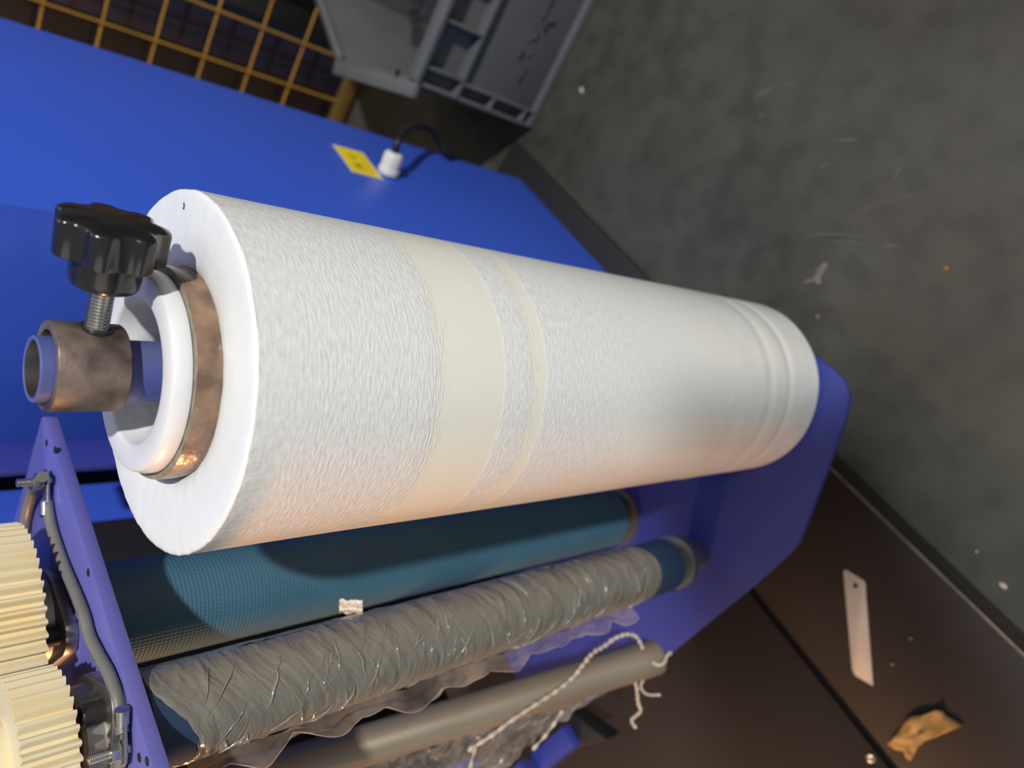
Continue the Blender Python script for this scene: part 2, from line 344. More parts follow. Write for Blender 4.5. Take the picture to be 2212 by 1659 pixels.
def thing(name, loc, label, cat, group=None):
    o = bpy.data.objects.new(name, None); COL.objects.link(o); o.location = loc; o.empty_display_size = 0.02
    WL[o.name] = V(loc); o['label'] = label; o['category'] = cat
    if group: o['group'] = group
    return o
def tag(o, label, cat, group=None):
    o['label'] = label; o['category'] = cat
    if group: o['group'] = group
    return o
def struct(o): o['kind'] = 'structure'; return o
def circle(r, n, cx=0, cy=0, a0=0): return [(cx+r*math.cos(a0+2*PI*k/n), cy+r*math.sin(a0+2*PI*k/n)) for k in range(n)]
def spline(pts, n=8):
    pts = [V(p) for p in pts]; out = []
    P = [pts[0]*2-pts[1]] + pts + [pts[-1]*2-pts[-2]]
    for i in range(1, len(P)-2):
        for k in range(n):
            t = k/n; a, b, c, d = P[i-1], P[i], P[i+1], P[i+2]
            out.append(0.5*((2*b)+(c-a)*t+(2*a-5*b+4*c-d)*t*t+(3*b-a-3*c+d)*t*t*t))
    out.append(pts[-1]); return out
def nz3(x, y, z): return noise.noise(V((x, y, z)))
Xa, Ya, Za = V((1,0,0)), V((0,1,0)), V((0,0,1))

# ---------------------------------------------------------------- setting
fl = MB(); fl.grid(lambda a, b: V((-4+8*a, -2+7*b, 0)), 9, 9)
FLOOR = struct(fl.build('floor', FLOORM, smooth=0, loc=(0, 0, 0)))
struct(MB().box((-4, 4.2, 0), (4, 4.3, 3.0)).build('wall_back', WALLM, smooth=0))
struct(MB().box((3.3, -2, 0), (3.4, 4.2, 3.0)).build('wall_right', WALLM, smooth=0))
La, Lb = V((-KEY.y, KEY.x, 0)).normalized(), (V((0, 0, 1))-KEY*KEY.z).normalized()              # across and up, seen from the lamp
shade_bar = MB(); tc_ = KEY*1.9 + Lb*0.195  # unseen bar added to shade the lower carriage and platform
shade_bar.box((-1.6, -0.088, -0.04), (-0.040, 0.088, 0.04), tc_, (La, Lb, KEY), bev=0.01); shade_bar.box((-1.5, 0.08, 0.0), (-1.46, 0.11, 0.02), tc_, (La, Lb, KEY))
for a_ in (-0.3, -1.3): shade_bar.tube([tc_+La*a_, tc_+La*a_+V((0, 0, 1.4))], 0.008, 8)
struct(shade_bar.build('light_blocker_1', mat('blocker_grey_metal', (0.35, 0.35, 0.34), 0.5, 0.4)))
def strip(px, w, name, m, z=0.0004):                                # a flat worn streak on the floor
    pts = [onz(x, y, z) for x, y in px]; vs = []; n = len(pts)
    for i, p in enumerate(pts):
        t = (pts[min(i+1, n-1)]-pts[max(i-1, 0)]).normalized(); q = V((-t.y, t.x, 0)); ww = w*(0.35+0.65*math.sin(PI*(i+0.6)/(n+0.2)))
        vs += [p+q*ww, p-q*ww]
    b = MB(); b.add(vs, [(2*i, 2*i+1, 2*i+3, 2*i+2) for i in range(n-1)]); return b.build(name, m, FLOOR, smooth=0)
for px, w in (([(1736, 511), (1770, 506), (1810, 505), (1850, 509), (1880, 515)], 0.0013), ([(1795, 521), (1840, 524), (1880, 528)], 0.0011),
              ([(1830, 471), (1870, 452), (1920, 434), (1975, 420)], 0.0010), ([(1905, 529), (1930, 531), (1950, 536)], 0.0013),
              ([(1630, 212), (1650, 199), (1676, 187)], 0.0026), ([(1797, 303), (1820, 303), (1848, 301)], 0.0020), ([(1690, 177), (1705, 182), (1720, 181)], 0.0015),
              ([(1640, 254), (1648, 248)], 0.003), ([(1925, 398), (1940, 370), (1952, 350)], 0.0014), ([(1772, 361), (1790, 352)], 0.0022)):
    strip(px, w, 'scuff_mark', SCUFF)

# ---------------------------------------------------------------- film roll on its spindle
ZB, ZT, RR = 0.2038, 0.7135, 0.077
roll = thing('film_roll', (0, 0, ZB), 'big white roll of stretch film standing on the blue carriage under the black knob', 'film roll')
prof = []
nz_ = 360
for i in range(nz_+1): prof.append((RR, ZB+0.002+(ZT-ZB-0.0032)*i/nz_))
def film_r(r, z, a):
    e = 0.0
    d = z-0.262
    e -= 0.0009*math.exp(-(d/0.006)**2)*(0.5+0.5*math.sin(a*1.0+2.2)) + 0.0006*math.exp(-((z-0.297)/0.007)**2)*(0.5+0.5*math.sin(a+2.6))
    e += 0.0005*nz3(math.cos(a)*2.2, math.sin(a)*2.2, z*9)
    if z < 0.36: e += 0.0003*nz3(a*4, z*45, 5.0)
    if z > 0.70: e += 0.00045*nz3(math.cos(a)*24, math.sin(a)*24, z*60)*(z-0.70)/0.0135
    return r+e, z
fb = MB(); fb.lathe(prof, n=288, rfun=film_r, uvr=RR); film = fb.build('film_winding', FILM, roll)
def end_r(r, z, a):
    k = (r-0.0455)/(RR-0.0455)
    e = 0.00045*nz3(math.cos(a)*24, math.sin(a)*24, z*60)*max(0, k)
    return r+e*(1 if k > 0.9 else k), z + 0.00025*nz3(math.cos(a)*10*r*13, math.sin(a)*10*r*13, 2.0)
eprof = [(0.0452, ZT-0.0035), (0.0462, ZT-0.0026), (0.049, ZT-0.0014), (0.054, ZT-0.0005), (0.062, ZT), (0.070, ZT), (0.0748, ZT-0.0001), (0.0763, ZT-0.0004), (0.0769, ZT-0.0009), (RR, ZT-0.0013)]
MB().lathe(eprof, n=288, rfun=end_r).build('film_end', FILMEND, roll, smooth=60)
MB().lathe([(0.0455, ZB), (0.0765, ZB), (RR, ZB+0.002)], n=96).build('film_end', FILMEND, roll)
core = MB().lathe([(0.045, ZB), (0.045, 0.7200), (0.0448, 0.7203)], n=128).build('core_tube', CARD, roll, smooth=60)
MB().lathe([(0.0448, 0.7203), (0.0415, 0.7204), (0.0385, 0.7200), (0.0385, 0.70)], n=128, rfun=lambda r, z, a: (r, z+0.00035*nz3(a*9, r*300, 0) if z > 0.71 else z)).build('core_edge', CARDEDGE, core, smooth=60)
tk = [onz(397, 438, ZT+0.0003), onz(397.5, 445, ZT+0.0003), onz(396, 452, ZT+0.0003)]
MB().tube(tk, 0.00025, 6).build('ink_tick', INK, roll)

hub = thing('roll_hub', (0, 0, 0.7150), 'white plastic hub disc plugged into the brown core of the film roll', 'hub')
hp = [(0.0135, 0.7075), (0.0170, 0.7085), (0.0215, 0.7105), (0.0262, 0.7165), (0.0290, 0.7215), (0.0299, 0.7262), (0.0306, 0.7274), (0.0318, 0.7278), (0.0398, 0.7278), (0.0408, 0.7274), (0.0414, 0.7266), (0.0422, 0.7236), (0.0422, 0.7208), (0.0384, 0.7208), (0.0380, 0.690)]
MB().lathe(hp, n=128).build('hub_flange', HUB, hub, smooth=50)
MB().lathe([(0.0380, 0.69), (0.0150, 0.69), (0.0135, 0.7075)], n=64).build('hub_plug', HUB, hub)

# shaft collar with clamping knob
COFF = V((0.0012, 0, 0))
clamp = thing('clamp_collar', (COFF.x, 0, 0.733), 'brown steel collar sleeve clamped on the blue shaft by a black star knob', 'collar')
MB().lathe([(0.0139, 0.7335), (0.0172, 0.7335), (0.0176, 0.7340), (0.0176, 0.7585), (0.0173, 0.7590), (0.0141, 0.7590), (0.0139, 0.7586), (0.0139, 0.7335)], COFF, n=96, rfun=lambda r, z, a: (r+0.00008*nz3(a*6, z*900, 1), z)).build('sleeve', RUST, clamp)
th, ti = math.radians(29), math.radians(1.5)
kd = V((math.cos(th)*math.cos(ti), -math.sin(th)*math.cos(ti), math.sin(ti)))
kx = Za.cross(kd).normalized(); ky = kd.cross(kx)
KO = COFF + V((0, 0, 0.7436)); kax = (kx, ky, kd)
sp_ = []
z = 0.0150
while z < 0.0352:
    sp_ += [(0.00375, z), (0.00440, z+0.00045), (0.00440, z+0.0007), (0.00375, z+0.00115)]; z += 0.0014
MB().lathe([(0.0001, 0.0150)]+sp_+[(0.0040, 0.038)], KO, kax, n=40).build('clamp_screw', ZINC, clamp, smooth=50)
MB().lathe([(0.0062, 0.0166), (0.0062, 0.0176), (0.005, 0.0178)], KO, kax, n=32).build('screw_seat', BLACKSTEEL, clamp)
def lobe(a): return 0.0182+0.0016*math.tanh(1.5*math.cos(7*a+0.15))/math.tanh(1.5)
kp = [(0.0001, 0.0355, 0), (0.0046, 0.0355, 0), (0.0100, 0.0355, 0), (0.0116, 0.0359, 0), (0.0123, 0.0370, 0), (0.0126, 0.0400, 0), (0.0128, 0.0462, 0), (0.0134, 0.0468, 0), (0.93, 0.0470, 1), (0.985, 0.0475, 1), (1.0, 0.0486, 1), (1.005, 0.0596, 1), (0.985, 0.0607, 1), (0.94, 0.0613, 1), (0.86, 0.0618, 1), (0.70, 0.0624, 1), (0.50, 0.0627, 1), (0.0001, 0.0628, 0)]
kb = MB(); nk = 224; vs = []; fs = []; Lk = len(kp)
for j in range(nk):
    a = 2*PI*j/nk
    for r, z, t in kp:
        rr = r*lobe(a) if t else r
        vs.append((rr*math.cos(a), rr*math.sin(a), z))
for j in range(nk):
    for i in range(Lk-1): fs.append((j*Lk+i, ((j+1) % nk)*Lk+i, ((j+1) % nk)*Lk+i+1, j*Lk+i+1))
kb.add(kb.frame(vs, KO, kax), fs); kb.build('star_knob', BLACKPL, clamp, smooth=40)

# ---------------------------------------------------------------- carriage
cu = V((0.6525, 0.7577, 0)); cv = V((0.7577, -0.6525, 0))            # along the lip, and out of it
K = onz(122, 890, 0.711)                                             # free corner of the top plate
K.z = 0
car = thing('wrapping_carriage', (-0.13, 0.1, 0.19), 'blue film carriage with two plates, rollers and cream gears beside the white roll', 'carriage')
ZP0, ZP1 = 0.711, 0.718
E1 = onz(370, 1659, 0.711); E1.z = 0
ed = (K-E1).normalized(); en = V((-ed.y, ed.x, 0))                   # en points away from the camera
r_ = 0.006
cor = [K - ed*r_ - en*0 + (en*r_)*(1-math.cos(0)) for _ in (0,)]
poly = [E1 - ed*0.045]
for k in range(7):
    a = PI/2*k/6; poly.append(K - ed*r_ + en*r_ + (ed*math.sin(a) - en*math.cos(a))*r_)
poly += [K + en*0.20, E1 - ed*0.045 + en*0.20]
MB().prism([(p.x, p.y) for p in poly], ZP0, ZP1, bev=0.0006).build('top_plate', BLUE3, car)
for x, y in ((100, 957), (118, 972), (190, 1237), (300, 1637), (317, 1645)):
    p = onz(x, y, ZP1+0.0002); MB().prism(circle(0.0021, 16, p.x, p.y), ZP1-0.0002, ZP1+0.0002).build('bolt_hole', INK, car)
# bottom plate with the rounded nose under the roll
ZL = 0.197
lp = [onz(x, y, ZL) for x, y in ((1610, 657), (1700, 722), (1775, 780))]
nose = [onz(x, y, ZL) for x, y in ((1806, 803), (1824, 824), (1833, 850), (1832, 878), (1825, 905))]
rest = [onz(x, y, ZL) for x, y in ((1797, 985), (1740, 1137), (1727, 1168), (1708, 1193), (1632, 1262), (1453, 1408), (1405, 1448))]
lpoly = lp+nose+rest+[V((-0.345, 0.17, 0)), V((-0.36, 0.27, 0)), V((-0.22, 0.38, 0)), V((-0.02, 0.34, 0)), V((0.075, 0.06, 0)), V((0.078, 0.02, 0))]
MB().prism([(p.x, p.y) for p in lpoly], ZL-0.007, ZL, bev=0.0006).build('bottom_plate', BLUE2, car)
# upright back panel joining both plates
bp_o = K + en*0.135
def angx(y0): 
    r = ray(150, y0); return math.atan2(r.x, r.y)
ta = math.tan(angx(951))
# right edge of the panel where the sight line crosses its plane
num = (bp_o - V((CAM.x, CAM.y, 0))).dot(en); dvec = V((ta, 1, 0)); q = V((CAM.x, CAM.y, 0)) + dvec*(num/dvec.dot(en))
sr = (q-bp_o).dot(ed)
MB().box((sr-0.030, 0, ZL), (sr, 0.006, ZP0), bp_o, (ed, en, Za), bev=0.0008).build('back_panel', BLUE2, car)
MB().box((-0.06, 0.115, 0.33), (sr+0.01, 0.123, ZP0-0.001), bp_o, (ed, en, Za), bev=0.0008).build('shade_backing', RUBBER, car)  # black sheets added in place of the deep shade behind the rollers
MB().box((-0.06, 0.115, ZL), (sr+0.01, 0.123, 0.3295), bp_o, (ed, en, Za), bev=0.0008).build('shade_backing', RUBBER, car)
# spindle tube through the roll
MB().lathe([(0.0108, 0.7600), (0.0110, 0.7632), (0.0114, 0.7636), (0.0123, 0.7636), (0.0127, 0.7632), (0.0127, ZL)], n=64).build('spindle_tube', SHAFT, car, smooth=40)
MB().lathe([(0.0108, 0.7634), (0.0108, 0.66)], n=48).build('spindle_bore', STEEL, car)
# pre-stretch rollers
R1, R2 = V((-0.1644, 0.0403, 0)), V((-0.1396, 0.1372, 0))
G1, G2 = V((-0.1717, 0.0567, 0)), V((-0.1336, 0.1338, 0))       # gear shafts on the top plate
def roller(c, r, z0, m=None):
    body = MB().lathe([(0.010, z0), (r-0.001, z0), (r, z0+0.001)] + [(r, z0+0.001+(0.708-z0)*i/40) for i in range(1, 41)] + [(r-0.001, 0.710), (0.010, 0.710)], c, n=96, uvr=r).build('stretch_roller', m or TEAL, car)
    MB().lathe([(0.010, ZL), (0.0135, ZL), (0.0135, z0-0.024), (r+0.001, z0-0.022), (r+0.001, z0-0.014), (0.014, z0-0.012), (0.012, z0)], c, n=64).build('end_ring', STEEL, body)
    MB().lathe([(0.009, ZL+0.006), (0.009, ZP0), (0.0001, ZP0)], c, n=32).build('roller_shaft', STEEL, body)
    return body
b1 = roller(R1, 0.0233, 0.2560, mat('dark_blue_rubber', (0.020, 0.048, 0.105), 0.5, col2=(0.018, 0.040, 0.085), scale=30, bump=0.15, bscale=300)); b2 = roller(R2, 0.030, 0.2150)
for c_ in (G1, G2): MB().lathe([(0.009, ZP1), (0.009, 0.7700), (0.0001, 0.7705)], c_, n=32).build('gear_shaft', STEEL, car)
# gears
def gear(c, n, rt, z0, z1, phase, bore):
    rp = rt-0.0019; rf = rt-0.0045; pts = []
    for k in range(n):
        a = phase+2*PI*k/n; w = 2*PI/n
        for fr, rr in ((-0.36, rf), (-0.235, rp), (-0.12, rt-0.0002), (-0.09, rt), (0.09, rt), (0.12, rt-0.0002), (0.235, rp), (0.36, rf)):
            pts.append((c.x+rr*math.cos(a+fr*w), c.y+rr*math.sin(a+fr*w)))
    inner = circle(bore, len(pts), c.x, c.y, phase-0.36*2*PI/n)
    m = len(pts); vs = []; 
    for z in (z0, z1): vs += [(x, y, z) for x, y in pts]
    for z in (z0, z1): vs += [(x, y, z) for x, y in inner]
    fs = []
    for i in range(m):
        j = (i+1) % m
        fs += [(i, j, m+j, m+i), (m+i, m+j, 3*m+j, 3*m+i), (i, 2*m+i, 2*m+j, j), (2*m+i, 3*m+i, 3*m+j, 2*m+j)]
    return MB().add(vs, fs)
g1 = gear(G2, 51, 0.0530, 0.7352, 0.7575, 0.03, 0.0095).build('drive_gear', GEAR, car, smooth=28)
g2 = gear(G1, 35, 0.0368, 0.7372, 0.7590, 0.09, 0.0095).build('drive_gear', GEAR, car, smooth=28)
MB().lathe([(0.0095, 0.7590), (0.0095, 0.7650), (0.0180, 0.7650), (0.0190, 0.7640), (0.0190, 0.7590)], G1, n=48).build('gear_boss', GEAR, g2)
# oval flange bearings under the gears
def bearing(c, apex, rr):
    d = (apex-c); d.z = 0; L = d.length; d.normalize(); s = V((-d.y, d.x, 0)); W = rr+0.0035
    out = []
    for k in range(64):                                              # hull of one big and two small circles
        a = 2*PI*k/64; e = V((math.cos(a), math.sin(a)))
        best = max(((0, W), (L-0.011, 0.011), (-(L-0.011), 0.011)), key=lambda q: q[0]*e.x+q[1])
        out.append((best[0]+best[1]*e.x, best[1]*e.y))
    hs = MB().prism(out, ZP1, ZP1+0.0065, c, (d, s, Za), bev=0.0015).build('bearing_housing', STEEL, car)
    MB().lathe([(rr, ZP1+0.006), (rr-0.001, ZP1+0.0135), (rr-0.0025, ZP1+0.0150), (rr-0.005, ZP1+0.0150), (rr-0.0055, ZP1+0.0100), (0.009, ZP1+0.0100)], c, n=64).build('bearing_ring', STEEL, hs)
    for sg in (1, -1):
        p = c + d*(L-0.0115)*sg
        MB().lathe([(0.0050, ZP1+0.006), (0.0050, ZP1+0.0152), (0.0046, ZP1+0.0157), (0.0028, ZP1+0.0157), (0.0028, ZP1+0.0125), (0.0001, ZP1+0.0125)], p, n=28).build('cap_screw', BLACKSTEEL, hs)
    return hs
bearing(G2, onz(153, 1385, ZP1+0.004), 0.0225)
bearing(G1, onz(250, 1503, ZP1+0.004), 0.0255)
# earth studs and cables on the top plate
def stud(px, py, lugdir):
    p = onz(px, py, ZP1); p.z = ZP1
    prof = []; z = ZP1+0.009
    while z < ZP1+0.017: prof += [(0.0020, z), (0.0024, z+0.0003), (0.0020, z+0.0006)]; z += 0.0009
    st = MB().lathe([(0.0022, ZP1)]+prof+[(0.0001, z)], p*1.0-V((0, 0, p.z)), n=24).build('earth_stud', ZINC, car)
    c = V((p.x, p.y, 0))
    MB().prism(circle(0.0046, 6), ZP1+0.0042, ZP1+0.0085, c, bev=0.0004).build('hex_nut', ZINC, st)
    d = V((lugdir.x-p.x, lugdir.y-p.y, 0)).normalized(); s = V((-d.y, d.x, 0))
    lug = [(-0.0060, -0.0035), (-0.0035, -0.0060), (0.0020, -0.0062), (0.0105, -0.0030), (0.0170, -0.0030), (0.0170, 0.0030), (0.0105, 0.0030), (0.0020, 0.0062), (-0.0035, 0.0060), (-0.0060, 0.0035)]
    MB().prism(lug, ZP1+0.0026, ZP1+0.0040, c, (d, s, Za), bev=0.0003).build('cable_lug', ZINC, st)
    MB().tube([c+d*0.0125+Za*(ZP1+0.004), c+d*0.0195+Za*(ZP1+0.0045)], 0.0030, 16).build('crimp_barrel', ZINC, st)
    return c + d*0.0175
zc = ZP1+0.0032
path = [onz(x, y, zc) for x, y in ((102, 1085), (112, 1140), (136, 1215), (163, 1280), (182, 1330), (193, 1372), (212, 1412), (235, 1455), (250, 1497), (257, 1535), (262, 1562), (266, 1585))]
s1_ = stud(112, 1038, path[0]); s2_ = stud(280, 1614, path[-1])
MB().tube(spline(path), 0.0028, 14).build('earth_cable', CABLE, car)
MB().tube(spline([onz(x, y, zc) for x, y in ((262, 1632), (258, 1660), (250, 1720))]), 0.0028, 14).build('earth_cable', CABLE, car)
MB().tube(spline([onz(x, y, zc+dz) for x, y, dz in ((92, 1030, 0.004), (76, 1052, 0.003), (63, 1085, 0.001), (56, 1120, 0), (52, 1160, 0))]), 0.0030, 14).build('earth_cable', CABLE, car)
# thin guide tube leaning in front of the rollers
TA, TB = ondepth(1415, 1420, 0.657), ondepth(800, 1606, 0.571)
td = (TB-TA).normalized(); tx = td.orthogonal().normalized(); ty = td.cross(tx)
MB().lathe([(0.0001, -0.004), (0.0120, -0.004), (0.0142, -0.0025), (0.0150, 0.0)] + [(0.0150, 0.55*i/30) for i in range(1, 31)] + [(0.0001, 0.55)], TA, (tx, ty, td), n=48).build('guide_tube', TUBE, car)
# lower arm with tab beyond the guide tube
a0, a1, a2 = onz(1215, 1570, 0.2), onz(1240, 1612, 0.2), onz(1150, 1625, 0.2)
ad = (a2-a0).normalized(); aw = V((-ad.y, ad.x, 0)); aw = aw if aw.dot(a1-a0) > 0 else -aw
wid = (a1-a0).dot(aw)
arm = MB().box((0, 0, 0.165), (0.22, wid, 0.2), V((a0.x, a0.y, 0)), (ad, aw, Za), bev=0.0006).build('lower_arm', BLUE2, car)
t0 = (onz(1150, 1640, 0.2)-a0).dot(ad)
MB().box((t0-0.004, wid*0.1, 0.2), (t0+0.05, wid*0.9, 0.222), V((a0.x, a0.y, 0)), (ad, aw, Za), bev=0.0006).build('arm_tab', BLUE2, arm)
c_ = onz(1138, 1643, 0.2225); MB().prism(circle(0.004, 20, c_.x, c_.y), 0.2215, 0.2225).build('tab_hole', INK, arm)
b0, b1_, b2_ = onz(1228, 1537, 0.19), onz(1312, 1598, 0.19), onz(1250, 1614, 0.19)
MB().prism([(p.x, p.y) for p in (b0, b1_, b2_, a1, a0)], 0.165, 0.19, bev=0.001).build('black_arm_block', RUBBER, arm)  # plain black block beside the lower arm
MB().box((0.20, -0.10, 0.165), (0.24, wid+0.0, 0.19), V((a0.x, a0.y, 0)), (ad, aw, Za)).build('arm_strut', BLUE2, arm)

# ---------------------------------------------------------------- film on and round the rollers
web = thing('film_web', (R1.x, R1.y, 0.26), 'grey crinkled layers of clear film wrapped round the front stretch roller', 'plastic film')
NA, NZ = 150, 330
def webP(a, t):
    ang = 2*PI*a
    zt = 0.7085 - 0.020*max(0.0, math.cos(ang-math.radians(238)))**1.4 + 0.0016*nz3(ang*5, 1.0, 0)
    zb = 0.2995 + 0.004*math.sin(ang*2+1)
    z = zb + (zt-zb)*t
    r = 0.0241 + 0.0006*nz3(ang*1.3+z*14, z*38, 3.3) + 0.00012*nz3(ang*3+z*40, z*150, 8.0)
    f_ = nz3(ang*0.8+z*26, z*60, 12.0); r += 0.0010*max(0.0, 1-abs(f_)*7)*max(0, nz3(ang*1.5, z*30, 4.0)+0.25)
    if t == 0 or t == 1: r = 0.0235
    return R1 + V((r*math.cos(ang), r*math.sin(ang), z))
MB().grid(webP, NA+1, NZ, lambda a, t: (a*2*PI*0.026, t*0.45)).build('wrapped_film', WEB, web, smooth=70)
PLEAT = mat('glossy_film_pleat', (0.24, 0.23, 0.205), 0.16, spec=0.9, coat=1.0, col2=(0.19, 0.18, 0.16), scale=60)
pl = MB(); rnd = random.Random(21)
for k in range(95):
    a_c = math.radians(rnd.uniform(215, 325)); zc_ = rnd.uniform(0.315, 0.69); half = math.radians(rnd.uniform(8, 26)); sl = rnd.uniform(-0.010, 0.004); rr_ = rnd.uniform(0.0003, 0.0008)
    pts = []; rs = []
    for q in range(13):
        t = q/12-0.5; a_ = a_c+2*half*t; z_ = zc_+sl*2*t+0.0015*nz3(k, t*3, 1)
        pts.append(R1+V((0.0247*math.cos(a_), 0.0247*math.sin(a_), z_))); rs.append(rr_*max(0.08, math.cos(PI*t)))
    pl.tube(pts, rs, 7)
pl.build('film_pleats', PLEAT, web, smooth=60)['kind'] = 'stuff'
# scalloped loose edge of the film hanging from the roller towards the tube
ea = math.radians(205)
def flapP(s, t):
    z = 0.32+0.37*s
    base = R1 + V((0.0242*math.cos(ea), 0.0242*math.sin(ea), z))
    w = 0.004+0.013*abs(nz3(z*22, 4.4, 0))+0.007*abs(math.sin(z*70+2*nz3(z*9, 1, 1)))
    out = V((-0.80, -0.35, -0.25))
    return base + out*w*t + V((0.003*nz3(z*60, t*3, 7), 0.006*nz3(z*45, t*4, 9)*t, 0.004*nz3(z*50, t*2, 2)*t))
MB().grid(flapP, 190, 9).build('loose_edge', CLEAR, web, smooth=60)
MB().tube([flapP(i/160, 1.0) for i in range(161)], 0.0002, 5).build('edge_bead', STRAND, web)

# crumpled film bunched on the far side of the guide tube
shred = thing('film_shred', (-0.33, 0.12, 0.2), 'crumpled clear film bunched along the outer side of the leaning steel tube', 'plastic film')
ctr = [(500, 1690, 0.56), (660, 1662, 0.565), (800, 1640, 0.572), (900, 1622, 0.582), (1000, 1590, 0.598), (1100, 1553, 0.612), (1200, 1507, 0.630), (1290, 1470, 0.642), (1372, 1440, 0.655)]
bot = [(500, 1800, 0.585), (660, 1790, 0.59), (800, 1760, 0.595), (900, 1740, 0.60), (1000, 1700, 0.61), (1100, 1650, 0.62), (1170, 1585, 0.635), (1270, 1520, 0.645), (1376, 1452, 0.657)]
cp = spline([ondepth(*c) for c in ctr], 12); bpnt = spline([ondepth(*c) for c in bot], 12)
def shredP(a, b):
    x = a*(len(cp)-1); i = min(int(x), len(cp)-2); f = x-i
    p = cp[i].lerp(cp[i+1], f).lerp(bpnt[i].lerp(bpnt[i+1], f), b)
    k = min(1, (1-a)*4)
    vw = (CAM-p).normalized()
    return p + vw*(0.012*nz3(a*12, b*1.5, 1)+0.006*nz3(a*36+b*4, b*2.5, 2)+0.0012*nz3(a*90, b*6, 5))*k + V((0.004*nz3(a*30, b*9, 11), 0.004*nz3(a*30, b*9, 21), 0.004*nz3(a*30, b*9, 31)))*k
MB().grid(shredP, 300, 40).build('crumpled_sheet', CLEAR2, shred, smooth=60)
for i, (px) in enumerate(([(735, 1700, .565), (742, 1660, .565), (748, 1620, .572), (752, 1590, .575)], [(1010, 1690, .595), (1020, 1640, .597), (1034, 1590, .60)], [(1150, 1620, .62), (1185, 1580, .625), (1215, 1535, .63)])):
    MB().tube(spline([ondepth(*p) for p in px]), [0.0012+0.0008*math.sin(k*1.3) for k in range(8*3+1)], 8).build('gathered_fold', STRAND, shred)

def strand(px, r, label, bumps=1.0):
    pts = spline([ondepth(*p) for p in px], 14); rs = [r*(0.75+0.25*math.sin(i*0.95)*bumps+0.2*nz3(i*0.21, r*1000, 3)) for i in range(len(pts))]
    rs[0] *= 0.3; rs[-1] *= 0.3
    pts = [p+V((nz3(i*0.5, 1, 1), nz3(i*0.5, 2, 2), nz3(i*0.5, 3, 3)))*0.0008 for i, p in enumerate(pts)]
    return tag(MB().tube(pts, rs, 10).build('film_strand', STRAND, smooth=60), label, 'film strand', 'twisted strands of film')
strand([(1010, 1622, .562), (1060, 1590, .570), (1110, 1553, .578), (1160, 1520, .587), (1205, 1490, .597), (1240, 1460, .606), (1262, 1432, .612), (1282, 1410, .620), (1305, 1396, .63), (1330, 1378, .633), (1355, 1370, .636), (1375, 1376, .636), (1389, 1402, .634)], 0.0021, 'long twisted film strand curling over the leaning tube towards its end')
strand([(1358, 1452, .648), (1372, 1438, .648), (1400, 1428, .642), (1420, 1436, .640), (1434, 1432, .640), (1440, 1418, .642), (1450, 1408, .643)], 0.0019, 'short looped film strand hooked round the free end of the tube', 0.8)
strand([(1364, 1452, .655), (1373, 1475, .66), (1377, 1500, .664), (1379, 1520, .666), (1384, 1535, .668), (1374, 1546, .668), (1364, 1556, .668), (1375, 1574, .67)], 0.0018, 'knotted film strand dangling lowest below the tube end')
strand([(1366, 1455, .656), (1386, 1458, .658), (1390, 1468, .66), (1384, 1482, .662), (1392, 1496, .664), (1404, 1501, .665), (1428, 1501, .666)], 0.0014, 'thin kinked film strand ending in a short straight tail', 0.6)
fp = ondepth(758, 1311, 0.448)
bit = MB(); bit.grid(lambda a, b: fp + ray(1,1).normalized()*0 + (up*(-0.5+b)*0.0085 + right*(-0.5+a)*0.014) + (CAM-fp).normalized()*(0.003*math.sin(b*5)+0.0018*nz3(a*5, b*6, 4)) + up*0.0012*nz3(a*4, 1, b*4), 20, 16)
tag(bit.build('fold_glint', mat('cream_fold_glint', (0.80, 0.66, 0.52), 0.3, coat=0.5, scale=90), smooth=60), 'small cream glint of a film fold between the two stretch rollers', 'glint')  # reflection on a film fold, put in as a small cream piece

# ---------------------------------------------------------------- blue mast with label and cable
ph = math.radians(43.5); mu = V((math.sin(ph), math.cos(ph), 0)); mv = V((math.cos(ph), -math.sin(ph), 0)); D0 = -0.088
mast = thing('wrapper_mast', mu*0.40+mv*(D0-0.12), 'tall blue sheet metal mast of the wrapping machine behind the film roll', 'mast')
U0, U1 = 0.249, 0.547
MB().box((U0, D0-0.254, 0.0125), (U1, D0, 1.9), V((0,0,0)), (mu, mv, Za), bev=0.0015).build('mast_body', BLUE, mast)
MB().box((U0-0.16, D0-0.254, 0), (U1+0.055, D0+0.034, 0.012), V((0,0,0)), (mu, mv, Za), bev=0.002).build('base_plate', RUBBER, mast)
# rear guide post seen left of the carriage plate
r0 = math.tan(math.atan2(ray(0, 1060).x, ray(0, 1060).y)); 
o_ = V((CAM.x, CAM.y, 0)); dv = V((r0, 1, 0)); q = o_+dv*((-0.40-o_.dot(mv))/dv.dot(mv))
MB().box((q.dot(mu)-0.10, -0.40-0.08, 0.0), (q.dot(mu), -0.40, 1.9), V((0,0,0)), (mu, mv, Za), bev=0.0015).build('rear_post', BLUE, mast)
MB().box((q.dot(mu)-0.06, -0.47, 0.0), (U0+0.06, -0.43, 1.9), V((0,0,0)), (mu, mv, Za)).build('rear_channel', RUBBER, mast)
MB().box((-0.165, 0.255, 0.24), (0.05, 0.263, 0.80), bp_o, (ed, en, Za), bev=0.001).build('shade_screen', RUBBER, mast)  # black sheet added for the shade between front roller and guide tube
MB().box((0.03, 0.263, 0.70), (0.30, 0.275, 0.73), bp_o, (ed, en, Za)).build('shade_screen_arm', RUBBER, mast)  # bar holding the added black sheet
